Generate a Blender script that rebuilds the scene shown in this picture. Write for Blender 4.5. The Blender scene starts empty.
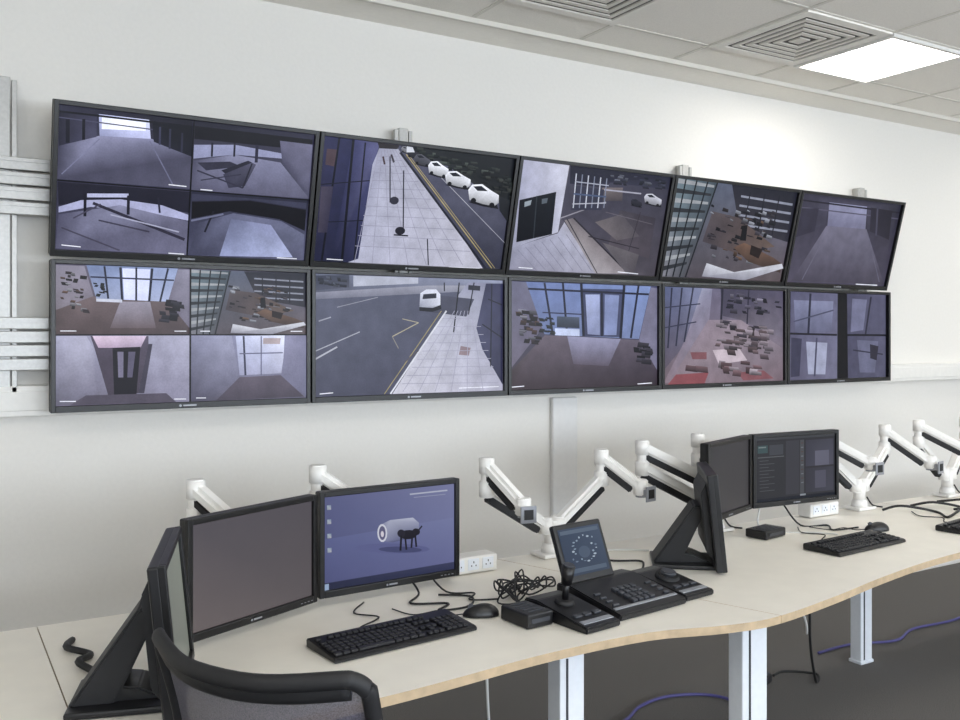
import bpy, bmesh, math, random
import numpy as np
from mathutils import Vector, Matrix

scene = bpy.context.scene
try:
    scene.view_settings.view_transform = 'Standard'
except Exception:
    pass
random.seed(7)

# ------------------------------------------------------------------ materials
def lin(c):
    c = c / 255.0
    return c / 12.92 if c <= 0.04045 else ((c + 0.055) / 1.055) ** 2.4
def L3(c):
    return (lin(c[0]), lin(c[1]), lin(c[2]), 1.0)

MATS = {}
def mat(name, c, rough=0.5, metal=0.0, nscale=0, namt=0.0, bump=0.0, emit=0.0, alpha=1.0, coat=0.0):
    if name in MATS:
        return MATS[name]
    m = bpy.data.materials.new(name)
    m.use_nodes = True
    nt = m.node_tree
    b = nt.nodes['Principled BSDF']
    b.inputs['Base Color'].default_value = L3(c)
    b.inputs['Roughness'].default_value = rough
    b.inputs['Metallic'].default_value = metal
    b.inputs['Alpha'].default_value = alpha
    if coat:
        b.inputs['Coat Weight'].default_value = coat
    if emit:
        b.inputs['Emission Color'].default_value = L3(c)
        b.inputs['Emission Strength'].default_value = emit
    if nscale:
        tc = nt.nodes.new('ShaderNodeTexCoord')
        n = nt.nodes.new('ShaderNodeTexNoise')
        n.inputs['Scale'].default_value = nscale
        n.inputs['Detail'].default_value = 4
        nt.links.new(tc.outputs['Object'], n.inputs['Vector'])
        if namt:
            r = nt.nodes.new('ShaderNodeValToRGB')
            lo = [max(0, x * (1 - namt)) for x in c]
            hi = [min(255, x * (1 + namt)) for x in c]
            r.color_ramp.elements[0].position = 0.3
            r.color_ramp.elements[1].position = 0.7
            r.color_ramp.elements[0].color = L3(lo)
            r.color_ramp.elements[1].color = L3(hi)
            nt.links.new(n.outputs['Fac'], r.inputs['Fac'])
            nt.links.new(r.outputs['Color'], b.inputs['Base Color'])
        if bump:
            bp = nt.nodes.new('ShaderNodeBump')
            bp.inputs['Strength'].default_value = bump
            bp.inputs['Distance'].default_value = 0.01
            nt.links.new(n.outputs['Fac'], bp.inputs['Height'])
            nt.links.new(bp.outputs['Normal'], b.inputs['Normal'])
    MATS[name] = m
    return m

M_wall = mat('painted_plaster_wall', (229, 226, 220), 0.75, nscale=60, namt=0.006, bump=0.05)
M_ceil = mat('ceiling_tile', (240, 236, 228), 0.9, nscale=180, namt=0.02, bump=0.05)
M_grid = mat('ceiling_tbar', (218, 214, 205), 0.6)
M_board = mat('ceiling_plasterboard', (240, 236, 228), 0.8, nscale=40, namt=0.008)
M_panel = mat('led_panel_diffuser', (255, 250, 242), 0.5, emit=15.0)
M_carpet = mat('carpet', (94, 91, 88), 0.95, nscale=250, namt=0.3, bump=0.4)
M_lam = mat('desk_laminate', (237, 232, 221), 0.38, nscale=12, namt=0.01)
M_edge = mat('desk_ply_edge', (190, 168, 138), 0.5, nscale=30, namt=0.06)
M_steel = mat('powder_coated_steel', (228, 232, 238), 0.4, nscale=50, namt=0.01)
M_alu = mat('aluminium', (182, 181, 178), 0.4, metal=0.4, nscale=80, namt=0.03)
M_whitepl = mat('white_plastic', (230, 228, 223), 0.4, nscale=40, namt=0.01)
M_trunk = mat('trunking_plastic', (222, 221, 219), 0.5, nscale=40, namt=0.01)
M_arm = mat('arm_white', (236, 234, 230), 0.35, nscale=40, namt=0.01)
M_black = mat('black_plastic', (18, 18, 21), 0.38, nscale=60, namt=0.08)
M_blackm = mat('black_matte', (22, 22, 25), 0.6, nscale=60, namt=0.08)
M_gloss = mat('black_gloss_bezel', (8, 8, 10), 0.35, nscale=20, namt=0.05)
M_key = mat('key_plastic', (26, 26, 30), 0.5)
M_grey = mat('grey_plastic', (56, 58, 64), 0.45)
M_silver = mat('silver_plastic', (150, 152, 158), 0.35, metal=0.3)
M_cableb = mat('black_cable', (18, 18, 20), 0.5)
M_cablep = mat('blue_network_cable', (76, 72, 128), 0.5)
M_cablew = mat('white_cable', (215, 215, 212), 0.5)
M_mesh = mat('chair_mesh_fabric', (82, 80, 92), 0.85, nscale=400, namt=0.25, alpha=0.88)
M_glass = mat('window_glow', (215, 228, 255), 0.2, emit=1.5)
M_frame = mat('window_frame', (90, 92, 96), 0.5)

def feed_mat(name, strength=1.0, noise=0.10, rough=0.3, scale=160, sat=1.0, gam=1.0):
    m = bpy.data.materials.new(name)
    m.use_nodes = True
    nt = m.node_tree
    b = nt.nodes['Principled BSDF']
    b.inputs['Base Color'].default_value = (0.005, 0.005, 0.007, 1)
    b.inputs['Roughness'].default_value = rough
    b.inputs['Specular IOR Level'].default_value = 0.14
    a = nt.nodes.new('ShaderNodeAttribute'); a.attribute_name = 'Col'
    tc = nt.nodes.new('ShaderNodeTexCoord')
    def noise_map(sc, amt, det):
        n = nt.nodes.new('ShaderNodeTexNoise'); n.inputs['Scale'].default_value = sc
        n.inputs['Detail'].default_value = det
        mr = nt.nodes.new('ShaderNodeMapRange')
        mr.inputs['From Min'].default_value = 0.3; mr.inputs['From Max'].default_value = 0.7
        mr.inputs['To Min'].default_value = 1 - amt; mr.inputs['To Max'].default_value = 1 + amt
        nt.links.new(tc.outputs['Object'], n.inputs['Vector'])
        nt.links.new(n.outputs['Fac'], mr.inputs['Value'])
        return mr.outputs['Result']
    f1 = noise_map(scale, noise, 3)
    f2 = noise_map(14, noise * 2.0, 8)
    mul = nt.nodes.new('ShaderNodeMath'); mul.operation = 'MULTIPLY'
    nt.links.new(f1, mul.inputs[0]); nt.links.new(f2, mul.inputs[1])
    hs = nt.nodes.new('ShaderNodeHueSaturation'); hs.inputs['Saturation'].default_value = sat
    g = nt.nodes.new('ShaderNodeGamma'); g.inputs['Gamma'].default_value = gam
    nt.links.new(a.outputs['Color'], hs.inputs['Color']); nt.links.new(hs.outputs['Color'], g.inputs['Color'])
    mx = nt.nodes.new('ShaderNodeVectorMath'); mx.operation = 'SCALE'
    nt.links.new(g.outputs['Color'], mx.inputs[0])
    nt.links.new(mul.outputs['Value'], mx.inputs['Scale'])
    nt.links.new(mx.outputs['Vector'], b.inputs['Emission Color'])
    b.inputs['Emission Strength'].default_value = strength
    return m
M_feed = feed_mat('lcd_picture', 1.22, noise=0.08, sat=0.88, gam=1.28)
M_feedd = feed_mat('desk_lcd_picture', 0.88, noise=0.01)

# ------------------------------------------------------------------ mesh accumulator
def frame_from(dirv, up=Vector((0, 0, 1))):
    z = dirv.normalized()
    if abs(z.dot(up)) > 0.98:
        up = Vector((1, 0, 0))
    x = up.cross(z).normalized()
    y = z.cross(x)
    return Matrix((x, y, z)).transposed().to_4x4()

class Acc:
    def __init__(self):
        self.bm = bmesh.new(); self.mats = []
    def mi(self, m):
        if m not in self.mats: self.mats.append(m)
        return self.mats.index(m)
    def add(self, tb, m, T=None, smooth=None):
        i = self.mi(m)
        for f in tb.faces:
            f.material_index = i
            if smooth is not None: f.smooth = smooth
        if T is not None: tb.transform(T)
        me = bpy.data.meshes.new('t'); tb.to_mesh(me); tb.free()
        self.bm.from_mesh(me); bpy.data.meshes.remove(me)
    def box(self, c, s, m, bev=0.0, T=None, rot=None, seg=2):
        tb = bmesh.new(); bmesh.ops.create_cube(tb, size=1.0)
        bmesh.ops.scale(tb, vec=Vector(s), verts=tb.verts)
        if bev: bmesh.ops.bevel(tb, geom=tb.edges[:], offset=bev, segments=seg, affect='EDGES', profile=0.5)
        X = Matrix.Translation(Vector(c))
        if rot is not None: X = X @ rot
        if T is not None: X = T @ X
        self.add(tb, m, X)
    def cyl(self, p0, p1, r0, m, r1=None, n=20, T=None, bev=0.0):
        p0, p1 = Vector(p0), Vector(p1)
        if r1 is None: r1 = r0
        tb = bmesh.new()
        bmesh.ops.create_cone(tb, cap_ends=True, segments=n, radius1=r0, radius2=r1, depth=(p1 - p0).length)
        for f in tb.faces: f.smooth = len(f.verts) == 4
        if bev:
            es = [e for e in tb.edges if any(len(f.verts) > 4 for f in e.link_faces)]
            bmesh.ops.bevel(tb, geom=es, offset=bev, segments=2, affect='EDGES')
        X = Matrix.Translation((p0 + p1) / 2) @ frame_from(p1 - p0)
        if T is not None: X = T @ X
        self.add(tb, m, X)
    def beam(self, p0, p1, w, h, m, bev=0.008, T=None):
        p0, p1 = Vector(p0), Vector(p1)
        tb = bmesh.new(); bmesh.ops.create_cube(tb, size=1.0)
        bmesh.ops.scale(tb, vec=Vector((w, h, (p1 - p0).length)), verts=tb.verts)
        if bev: bmesh.ops.bevel(tb, geom=tb.edges[:], offset=bev, segments=2, affect='EDGES')
        X = Matrix.Translation((p0 + p1) / 2) @ frame_from(p1 - p0)
        if T is not None: X = T @ X
        self.add(tb, m, X)
    def prism(self, pts, axis, a, b, m, bev=0.0, T=None, side=None):
        tb = bmesh.new()
        def P(p, t):
            return (t, p[0], p[1]) if axis == 'x' else (p[0], p[1], t)
        v0 = [tb.verts.new(P(p, a)) for p in pts]
        v1 = [tb.verts.new(P(p, b)) for p in pts]
        n = len(pts)
        tb.faces.new(v0); tb.faces.new(v1[::-1])
        for i in range(n):
            j = (i + 1) % n
            tb.faces.new((v0[j], v0[i], v1[i], v1[j]))
        bmesh.ops.recalc_face_normals(tb, faces=tb.faces[:])
        if bev: bmesh.ops.bevel(tb, geom=tb.edges[:], offset=bev, segments=2, affect='EDGES')
        i = self.mi(m)
        for f in tb.faces: f.material_index = i
        if side is not None:
            k = self.mi(side)
            for f in tb.faces:
                if abs(f.normal.z) < 0.5: f.material_index = k
        if T is not None: tb.transform(T)
        me = bpy.data.meshes.new('t'); tb.to_mesh(me); tb.free()
        self.bm.from_mesh(me); bpy.data.meshes.remove(me)
    def tube(self, pts, r, m, n=8, closed=False, sub=6, flat=1.0, T=None):
        P = [Vector(p) for p in pts]; N = len(P)
        out = []
        rng = range(N if closed else N - 1)
        for i in rng:
            p0 = P[(i - 1) % N] if (closed or i > 0) else P[i]
            p1 = P[i]; p2 = P[(i + 1) % N]
            p3 = P[(i + 2) % N] if (closed or i + 2 < N) else P[(i + 1) % N]
            for k in range(sub):
                t = k / sub
                out.append(0.5 * ((2 * p1) + (-p0 + p2) * t + (2 * p0 - 5 * p1 + 4 * p2 - p3) * t * t + (-p0 + 3 * p1 - 3 * p2 + p3) * t ** 3))
        if not closed: out.append(P[-1])
        tb = bmesh.new(); rings = []
        K = len(out)
        prev = None
        for i, p in enumerate(out):
            a = out[(i - 1) % K] if (closed or i > 0) else out[i]
            b = out[(i + 1) % K] if (closed or i < K - 1) else out[i]
            d = (b - a)
            if d.length < 1e-7: d = Vector((1, 0, 0))
            d.normalize()
            if prev is None:
                u = Vector((0, 0, 1)) if abs(d.z) < 0.9 else Vector((1, 0, 0))
            else: u = prev
            x = (u - d * u.dot(d))
            if x.length < 1e-6: x = d.orthogonal()
            x.normalize(); prev = x
            y = d.cross(x)
            rings.append([tb.verts.new(p + x * math.cos(2 * math.pi * k / n) * r + y * math.sin(2 * math.pi * k / n) * r * flat) for k in range(n)])
        for i in range(K if closed else K - 1):
            A, B = rings[i], rings[(i + 1) % K]
            for k in range(n):
                try: tb.faces.new((A[k], A[(k + 1) % n], B[(k + 1) % n], B[k]))
                except ValueError: pass
        if not closed:
            tb.faces.new(rings[0][::-1]); tb.faces.new(rings[-1])
        bmesh.ops.recalc_face_normals(tb, faces=tb.faces[:])
        self.add(tb, m, T, True)
    def build(self, name, parent=None, T=None):
        me = bpy.data.meshes.new(name)
        self.bm.to_mesh(me); self.bm.free()
        for m in self.mats: me.materials.append(m)
        o = bpy.data.objects.new(name, me)
        scene.collection.objects.link(o)
        if parent is not None: o.parent = parent
        elif T is not None: o.matrix_world = T
        return o

def empty(name, T):
    e = bpy.data.objects.new(name, None)
    e.empty_display_size = 0.1
    scene.collection.objects.link(e)
    e.matrix_world = T
    return e

def RZ(a): return Matrix.Rotation(a, 4, 'Z')
def RX(a): return Matrix.Rotation(a, 4, 'X')
def RY(a): return Matrix.Rotation(a, 4, 'Y')
def TR(*p): return Matrix.Translation(Vector(p))

# ------------------------------------------------------------------ screen artwork (flat picture on the LCD)
def homog(q):
    dst = [(0, 0), (1, 0), (1, 1), (0, 1)]
    A = []; B = []
    for (x, y), (u, v) in zip(q, dst):
        A.append([x, y, 1, 0, 0, 0, -u * x, -u * y]); B.append(u)
        A.append([0, 0, 0, x, y, 1, -v * x, -v * y]); B.append(v)
    h = np.linalg.solve(np.array(A, float), np.array(B, float))
    def f(p):
        w = h[6] * p[0] + h[7] * p[1] + 1
        return (min(1, max(0, (h[0] * p[0] + h[1] * p[1] + h[2]) / w)), min(1, max(0, (h[3] * p[0] + h[4] * p[1] + h[5]) / w)))
    return f
def Ln(a, b, w, c):
    dx, dy = b[0] - a[0], b[1] - a[1]
    l = math.hypot(dx, dy) or 1
    nx, ny = -dy / l * w / 2, dx / l * w / 2
    return ([(a[0] + nx, a[1] + ny), (b[0] + nx, b[1] + ny), (b[0] - nx, b[1] - ny), (a[0] - nx, a[1] - ny)], c)
def ell(cx, cy, rx, ry, n=14, rot=0):
    return [(cx + rx * math.cos(2 * math.pi * k / n) * math.cos(rot) - ry * math.sin(2 * math.pi * k / n) * math.sin(rot),
             cy + rx * math.cos(2 * math.pi * k / n) * math.sin(rot) + ry * math.sin(2 * math.pi * k / n) * math.cos(rot)) for k in range(n)]
def clutter(x0, y0, x1, y1, n, cols, s=(3, 9), slope=0.12, seed=1):
    """furniture-like blobs: lit top face + darker front"""
    r = random.Random(seed); out = []
    items = sorted([(r.uniform(y0, y1), r.uniform(x0, x1)) for _ in range(n)])
    for yy, x in items:
        y = yy + (x - x0) * slope
        w = r.uniform(*s); h = r.uniform(s[0] * 0.5, s[1] * 0.6)
        c = r.choice(cols); k = r.uniform(0.8, 1.12)
        c = tuple(min(255, v * k) for v in c); d = tuple(v * .55 for v in c)
        sh = r.uniform(-1.5, 1.5)
        out.append(([(x + sh, y), (x + w + sh, y + w * 0.12), (x + w, y + h + w * .12), (x, y + h)], [c, c, d, d]))
    return out
def picture(name, polys, quad, dw, dh, y, parent, m, layer=0.00006):
    f = homog(quad)
    bm = bmesh.new(); cl = bm.loops.layers.float_color.new('Col')
    for i, (pts, c) in enumerate(polys):
        uv = [f(p) for p in pts]
        vs = [bm.verts.new(((u - .5) * dw, y - i * layer, (.5 - v) * dh)) for u, v in uv]
        try: fc = bm.faces.new(vs)
        except ValueError: continue
        if fc.calc_area() < 1e-9:
            bm.faces.remove(fc); continue
        for k, lp in enumerate(fc.loops):
            cc = c[k % len(c)] if isinstance(c, list) else c
            lp[cl] = L3(cc)
    for fc in bm.faces:
        fc.normal_update()
        if fc.normal.y > 0: fc.normal_flip()
    me = bpy.data.meshes.new(name); bm.to_mesh(me); bm.free()
    me.materials.append(m)
    o = bpy.data.objects.new(name, me); scene.collection.objects.link(o)
    o.parent = parent
    return o
W_ = (225, 228, 238)

Q = {
 'T1': [(57, 105), (309, 136), (307, 265), (53, 255)],
 'T2': [(322, 139), (511, 163), (501, 272), (317, 264)],
 'T3': [(522, 164), (668, 182), (656, 279), (511, 273)],
 'T4': [(678, 184), (797, 197), (781, 283), (664, 279)],
 'T5': [(806, 199), (901, 210), (882, 288), (790, 284)],
 'B1': [(55, 265), (308, 273), (308, 401), (56, 409)],
 'B2': [(318, 274), (505, 281), (504, 394), (318, 398)],
 'B3': [(514, 282), (658, 288), (657, 387), (514, 392)],
 'B4': [(667, 289), (786, 293), (785, 382), (667, 386)],
 'B5': [(794, 293), (889, 296), (887, 378), (795, 382)],
}
ART = {}
def bgq(q, c): return (list(Q[q]), c)
ART['T1'] = [bgq('T1', (70, 70, 96)),
 ([(57, 105), (190, 121), (190, 191), (55, 181)], [(56, 56, 78), (34, 34, 50), (84, 84, 106), (92, 92, 116)]),
 ([(57, 146), (97, 137), (150, 140), (190, 158), (190, 191), (55, 181)], [(78, 78, 100), (150, 152, 182), (140, 142, 172), (86, 86, 108), (96, 96, 118), (84, 84, 106)]),
 ([(57, 112), (95, 117), (95, 138), (57, 147)], [(44, 44, 62), (70, 70, 96), (84, 84, 110), (52, 52, 72)]),
 ([(97, 115), (147, 121), (149, 140), (98, 137)], [(190, 196, 232), (216, 222, 250), (190, 195, 230), (150, 155, 190)]),
 ([(100, 117), (144, 122), (144, 132), (100, 130)], (236, 240, 255)),
 Ln((57, 112), (190, 128), 2, (26, 26, 38)), Ln((57, 118), (190, 136), 1.2, (86, 86, 112)),
 ([(150, 122), (190, 128), (190, 158), (152, 143)], [(28, 30, 44), (22, 24, 36), (34, 36, 52), (44, 46, 64)]),
 Ln((158, 128), (158, 146), 2, (70, 72, 98)), Ln((168, 130), (168, 150), 2, (62, 64, 88)), Ln((180, 134), (180, 154), 2, (54, 56, 78)),
 Ln((82, 120), (82, 141), 3, (30, 30, 44)), Ln((66, 120), (66, 144), 4, (34, 34, 50)),
 Ln((98, 140), (60, 176), 1.2, (128, 130, 158)), Ln((148, 142), (172, 186), 1.2, (120, 122, 150)),
 ([(192, 121), (308, 136), (308, 201), (191, 192)], [(40, 40, 58), (56, 56, 78), (100, 100, 124), (104, 104, 128)]),
 ([(192, 127), (308, 141), (308, 152), (192, 140)], (24, 24, 36)),
 ([(192, 146), (232, 146), (280, 155), (280, 160), (232, 156), (192, 160)], (150, 154, 186)),
 ([(192, 162), (232, 156), (278, 164), (308, 200), (191, 192)], [(92, 92, 116), (144, 146, 174), (134, 136, 164), (110, 110, 134), (98, 98, 122)]),
 ([(276, 142), (308, 146), (308, 196), (280, 166)], [(112, 112, 138), (124, 124, 150), (100, 100, 124), (80, 80, 104)]),
 Ln((254, 146), (254, 164), 3, (52, 52, 74)), Ln((232, 144), (232, 158), 2, (40, 40, 58)), Ln((210, 144), (210, 158), 2, (40, 40, 58)),
 ([(196, 164), (228, 163), (240, 168), (205, 172)], (62, 62, 82)),
 ([(220, 172), (246, 162), (250, 164), (226, 177)], (50, 50, 68)),
 ([(222, 176), (250, 164), (254, 166), (244, 188), (228, 190)], [(70, 70, 92), (96, 96, 120), (90, 90, 112), (60, 60, 80), (66, 66, 86)]),
 Ln((196, 172), (242, 190), 1.5, (60, 60, 80)), Ln((250, 165), (242, 190), 1.5, (46, 46, 64)), Ln((200, 182), (240, 176), 1.2, (64, 64, 84)),
 ([(56, 181), (191, 192), (189, 261), (53, 255)], [(58, 58, 80), (70, 70, 94), (100, 100, 124), (92, 92, 116)]),
 ([(56, 184), (190, 194), (190, 216), (120, 205), (57, 208)], (42, 42, 60)),
 ([(57, 210), (80, 203), (120, 202), (162, 208), (189, 218), (189, 224), (140, 214), (90, 210), (57, 216)], (170, 173, 205)),
 ([(86, 196), (128, 196), (128, 200), (86, 200)], (180, 184, 214)),
 ([(57, 218), (120, 208), (189, 225), (188, 260), (54, 254)], [(90, 90, 114), (146, 148, 176), (110, 110, 134), (120, 120, 146), (104, 104, 128)]),
 Ln((92, 206), (186, 244), 3, (60, 58, 78)), Ln((98, 224), (150, 236), 1.6, (76, 74, 94)), Ln((60, 232), (120, 256), 1.6, (84, 82, 102)), Ln((110, 218), (180, 236), 1.4, (170, 172, 196)),
 Ln((84, 196), (84, 220), 3, (36, 36, 52)), Ln((128, 198), (128, 218), 3, (42, 42, 58)), Ln((158, 200), (160, 216), 2, (50, 50, 70)), Ln((100, 207), (72, 222), 1.5, (84, 82, 104)),
 ([(191, 192), (308, 202), (307, 265), (189, 261)], [(50, 52, 74), (46, 48, 68), (104, 106, 134), (90, 92, 118)]),
 ([(192, 204), (250, 203), (306, 212), (306, 234), (280, 222), (230, 214), (192, 222)], (22, 22, 32)),
 ([(192, 196), (306, 205), (306, 211), (250, 202), (192, 203)], (70, 72, 96)),
 ([(200, 226), (234, 216), (282, 224), (306, 238), (306, 264), (190, 260)], [(80, 82, 106), (116, 120, 148), (112, 116, 144), (112, 116, 142), (104, 106, 132), (80, 82, 106)]),
 ([(232, 222), (272, 228), (296, 262), (222, 261)], [(116, 122, 152), (150, 156, 192), (176, 184, 218), (150, 158, 194)]),
 Ln((214, 214), (206, 236), 2, (42, 42, 58)), Ln((192, 224), (224, 217), 2, (120, 124, 152)),
 ([(60, 250), (80, 252), (80, 253), (60, 251)], W_), ([(170, 258), (186, 259), (186, 260), (170, 259)], W_), ([(280, 262), (300, 263), (300, 264), (280, 263)], W_),
 ([(168, 186), (186, 188), (186, 189), (168, 187)], W_), ([(200, 191), (212, 192), (212, 193), (200, 192)], W_),
 Ln((191, 121), (189, 262), 1.6, (8, 8, 12)), Ln((55, 182), (308, 202), 1.4, (8, 8, 12)),
]
def car(x0, y0, x1, y1, c=(228, 231, 240)):
    w, h = x1 - x0, y1 - y0
    P = lambda u, v: (x0 + u * w, y0 + v * h)
    d = tuple(v * .72 for v in c)
    return [([P(0, .8), P(.5, 1.0), P(1, 1.12), P(.9, .8), P(.4, .7)], (36, 36, 46)),
            ([P(0, .25), P(.12, .02), P(.45, 0), P(.7, .25), P(1, .5), P(1, .85), P(.85, 1), P(.5, .9), P(.05, .7)], [c, c, c, c, c, d, d, d, d]),
            ([P(.16, .1), P(.42, .08), P(.64, .32), P(.3, .3)], (46, 50, 62)),
            (ell(*P(.18, .74), w * .09, h * .13, 8), (24, 24, 32)), (ell(*P(.78, .95), w * .09, h * .13, 8), (24, 24, 32))]
t2 = [bgq('T2', (92, 94, 116)),
 ([(322, 139), (352, 142), (336, 266), (317, 264)], [(56, 58, 98), (50, 54, 96), (40, 44, 76), (44, 46, 78)]),
 ([(352, 142), (378, 147), (372, 180), (362, 266), (336, 266)], [(66, 70, 118), (102, 104, 146), (72, 76, 120), (52, 56, 94), (36, 40, 72)]),
 Ln((338, 141), (326, 265), 2, (20, 22, 40)), Ln((352, 143), (346, 265), 2.5, (18, 20, 38)), Ln((364, 146), (358, 265), 1.5, (24, 26, 44)), Ln((320, 188), (374, 184), 1, (28, 30, 50)), Ln((319, 226), (366, 224), 1, (28, 30, 50)),
 ([(326, 152), (336, 153), (334, 170), (325, 168)], (90, 74, 84)), ([(322, 190), (334, 190), (330, 236), (321, 236)], [(90, 84, 104), (70, 66, 90), (60, 58, 82), (80, 74, 92)]),
 ([(372, 168), (378, 152), (396, 152), (450, 222), (484, 272), (352, 267), (362, 262)], [(170, 172, 194), (160, 162, 184), (172, 174, 192), (194, 194, 208), (188, 188, 202), (178, 180, 198), (178, 180, 200)]),
 ([(396, 152), (420, 150), (470, 178), (509, 214), (503, 272), (484, 272), (450, 222)], [(96, 98, 118), (96, 98, 120), (104, 106, 126), (88, 90, 110), (66, 68, 86), (70, 72, 90), (86, 88, 108)]),
 ([(398, 149), (440, 150), (512, 162), (509, 212), (478, 192), (440, 166), (412, 158)], [(30, 36, 42), (38, 44, 48), (26, 31, 38), (38, 43, 46), (50, 55, 58), (50, 54, 60), (42, 46, 52)]),
 ([(376, 146), (398, 149), (396, 153), (378, 152)], (60, 56, 60)),
]
for i in range(12):
    t = (i / 12.0) ** 1.3
    t2.append(Ln((378 - 22 * t, 160 + 100 * t), (398 + 82 * t, 160 + 106 * t), 0.6, (156, 156, 176)))
for i in range(7):
    t = i / 7.0
    t2.append(Ln((378 + 18 * t, 153), (358 + 124 * t, 268), 0.6, (158, 158, 178)))
t2 += clutter(410, 149, 505, 162, 80, [(34, 44, 44), (60, 70, 66), (74, 82, 78), (26, 32, 36), (88, 96, 92)], (3, 7), 0.28, 3)
t2 += clutter(476, 176, 508, 198, 26, [(40, 46, 48), (62, 68, 66), (76, 80, 76)], (3, 7), 0.28, 8)
t2 += [Ln((398, 156), (486, 271), 2.2, (46, 48, 64)), Ln((404, 158), (492, 271), 1.0, (172, 160, 116)), Ln((406, 158), (495, 271), .6, (172, 160, 116)),
 Ln((420, 162), (504, 246), .8, (170, 172, 184))]
t2 += car(399, 150, 408, 157, (150, 152, 162)) + car(405, 153, 417, 162, (60, 62, 74)) + car(412, 158, 428, 170, (100, 102, 114)) + car(426, 165, 446, 181) + car(443, 175, 468, 192) + car(466, 188, 496, 210)
t2 += [
 ([(496, 200), (509, 204), (508, 226), (497, 214)], [(50, 54, 60), (40, 44, 50), (30, 33, 40), (44, 48, 56)]),
 Ln((388, 160), (390, 206), 1.2, (64, 64, 76)), Ln((402, 174), (404, 232), 1.2, (56, 56, 70)), (ell(401, 234, 5, 4), (46, 46, 60)), Ln((395, 238), (409, 239), 1.4, (40, 40, 54)),
 (ell(394, 204, 4.5, 4), (64, 64, 80)), ([(404, 150), (410, 151), (412, 156), (404, 156)], (200, 204, 214)),
 Ln((428, 242), (430, 268), 1.1, (50, 52, 64)), Ln((389, 158), (392, 166), 2, (80, 76, 86)), Ln((381, 160), (383, 168), 1.8, (90, 74, 80)),
 Ln((330, 262), (346, 263), .9, W_), Ln((450, 270), (480, 271), .9, W_)]
ART['T2'] = t2
t3 = [bgq('T3', (100, 98, 112)),
 ([(522, 164), (569, 170), (560, 236), (514, 252)], [(170, 172, 194), (198, 200, 216), (182, 184, 202), (156, 158, 178)]),
 ([(521, 204), (557, 196), (554, 238), (519, 246)], [(22, 28, 38), (30, 38, 48), (22, 28, 38), (18, 24, 32)]), Ln((538, 200), (536, 242), 1.0, (60, 70, 78)),
 ([(526, 206), (533, 204), (532, 209), (526, 211)], (150, 160, 170)), ([(543, 203), (549, 202), (548, 207), (543, 208)], (100, 110, 120)),
 ([(513, 252), (560, 237), (566, 226), (600, 278), (511, 273)], [(154, 156, 176), (172, 174, 194), (176, 176, 192), (168, 168, 184), (148, 148, 168)]),
 ([(570, 170), (668, 182), (656, 279), (620, 278), (562, 222)], [(80, 80, 98), (72, 72, 90), (92, 88, 98), (104, 100, 110), (84, 82, 98)]),
 ([(570, 170), (668, 182), (666, 194), (610, 187), (605, 192), (570, 188)], [(42, 44, 62), (50, 52, 72), (64, 66, 86), (60, 62, 82), (56, 58, 78), (50, 52, 72)]),
 ([(566, 224), (574, 222), (630, 277), (598, 278)], [(142, 136, 140), (126, 120, 126), (150, 144, 150), (174, 170, 176)]),
 Ln((568, 222), (600, 277), 1.2, (80, 78, 88)), Ln((575, 222), (630, 276), 1.4, (56, 54, 64)), Ln((562, 222), (606, 206), 1.2, (150, 148, 160)),
 ([(602, 192), (622, 192), (622, 205), (600, 205)], [(130, 122, 124), (120, 112, 116), (90, 84, 90), (98, 92, 98)]), Ln((604, 194), (640, 198), 1.4, (170, 170, 186)),
 ([(576, 190), (604, 194), (602, 214), (572, 214)], (66, 68, 88)),
 ([(620, 214), (655, 222), (650, 262), (610, 248)], [(84, 80, 90), (74, 70, 82), (94, 88, 98), (100, 94, 104)]),
 ([(596, 226), (622, 218), (640, 240), (618, 244)], [(124, 118, 122), (96, 92, 100), (100, 96, 104), (116, 110, 116)]), Ln((590, 240), (640, 252), 1, (60, 56, 66)), Ln((606, 216), (652, 228), .8, (110, 106, 116)), Ln((640, 216), (628, 262), .8, (70, 66, 76)),
 ([(604, 246), (640, 258), (636, 277), (628, 276)], [(116, 112, 118), (110, 106, 112), (96, 92, 100), (110, 106, 114)]), Ln((620, 275), (640, 277), .9, W_), Ln((522, 271), (536, 272), .9, W_)]
for k in range(6):   # scaffold / fence
    x = 576 + k * 6
    t3.append(Ln((x, 178 + k), (x - 2, 212), 1.1, (190, 194, 208) if k % 2 == 0 else (130, 136, 156)))
t3 += [Ln((575, 186), (608, 190), 1, (170, 174, 190)), Ln((574, 198), (606, 201), 1.6, (84, 100, 132)), Ln((573, 208), (606, 207), 1.0, (180, 182, 196))]
t3 += car(643, 198, 660, 210, (200, 202, 214)) + car(630, 203, 641, 211, (60, 62, 76))
for i in range(7):
    t3.append(Ln((520 + i * 8, 253 - i * 2.5), (540 + i * 9, 274), 0.6, (140, 140, 160)))
t3 += clutter(606, 178, 660, 186, 26, [(36, 40, 56), (84, 88, 110), (62, 66, 84), (120, 124, 140)], (3, 7), 0.10, 5)
ART['T3'] = t3
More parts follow.
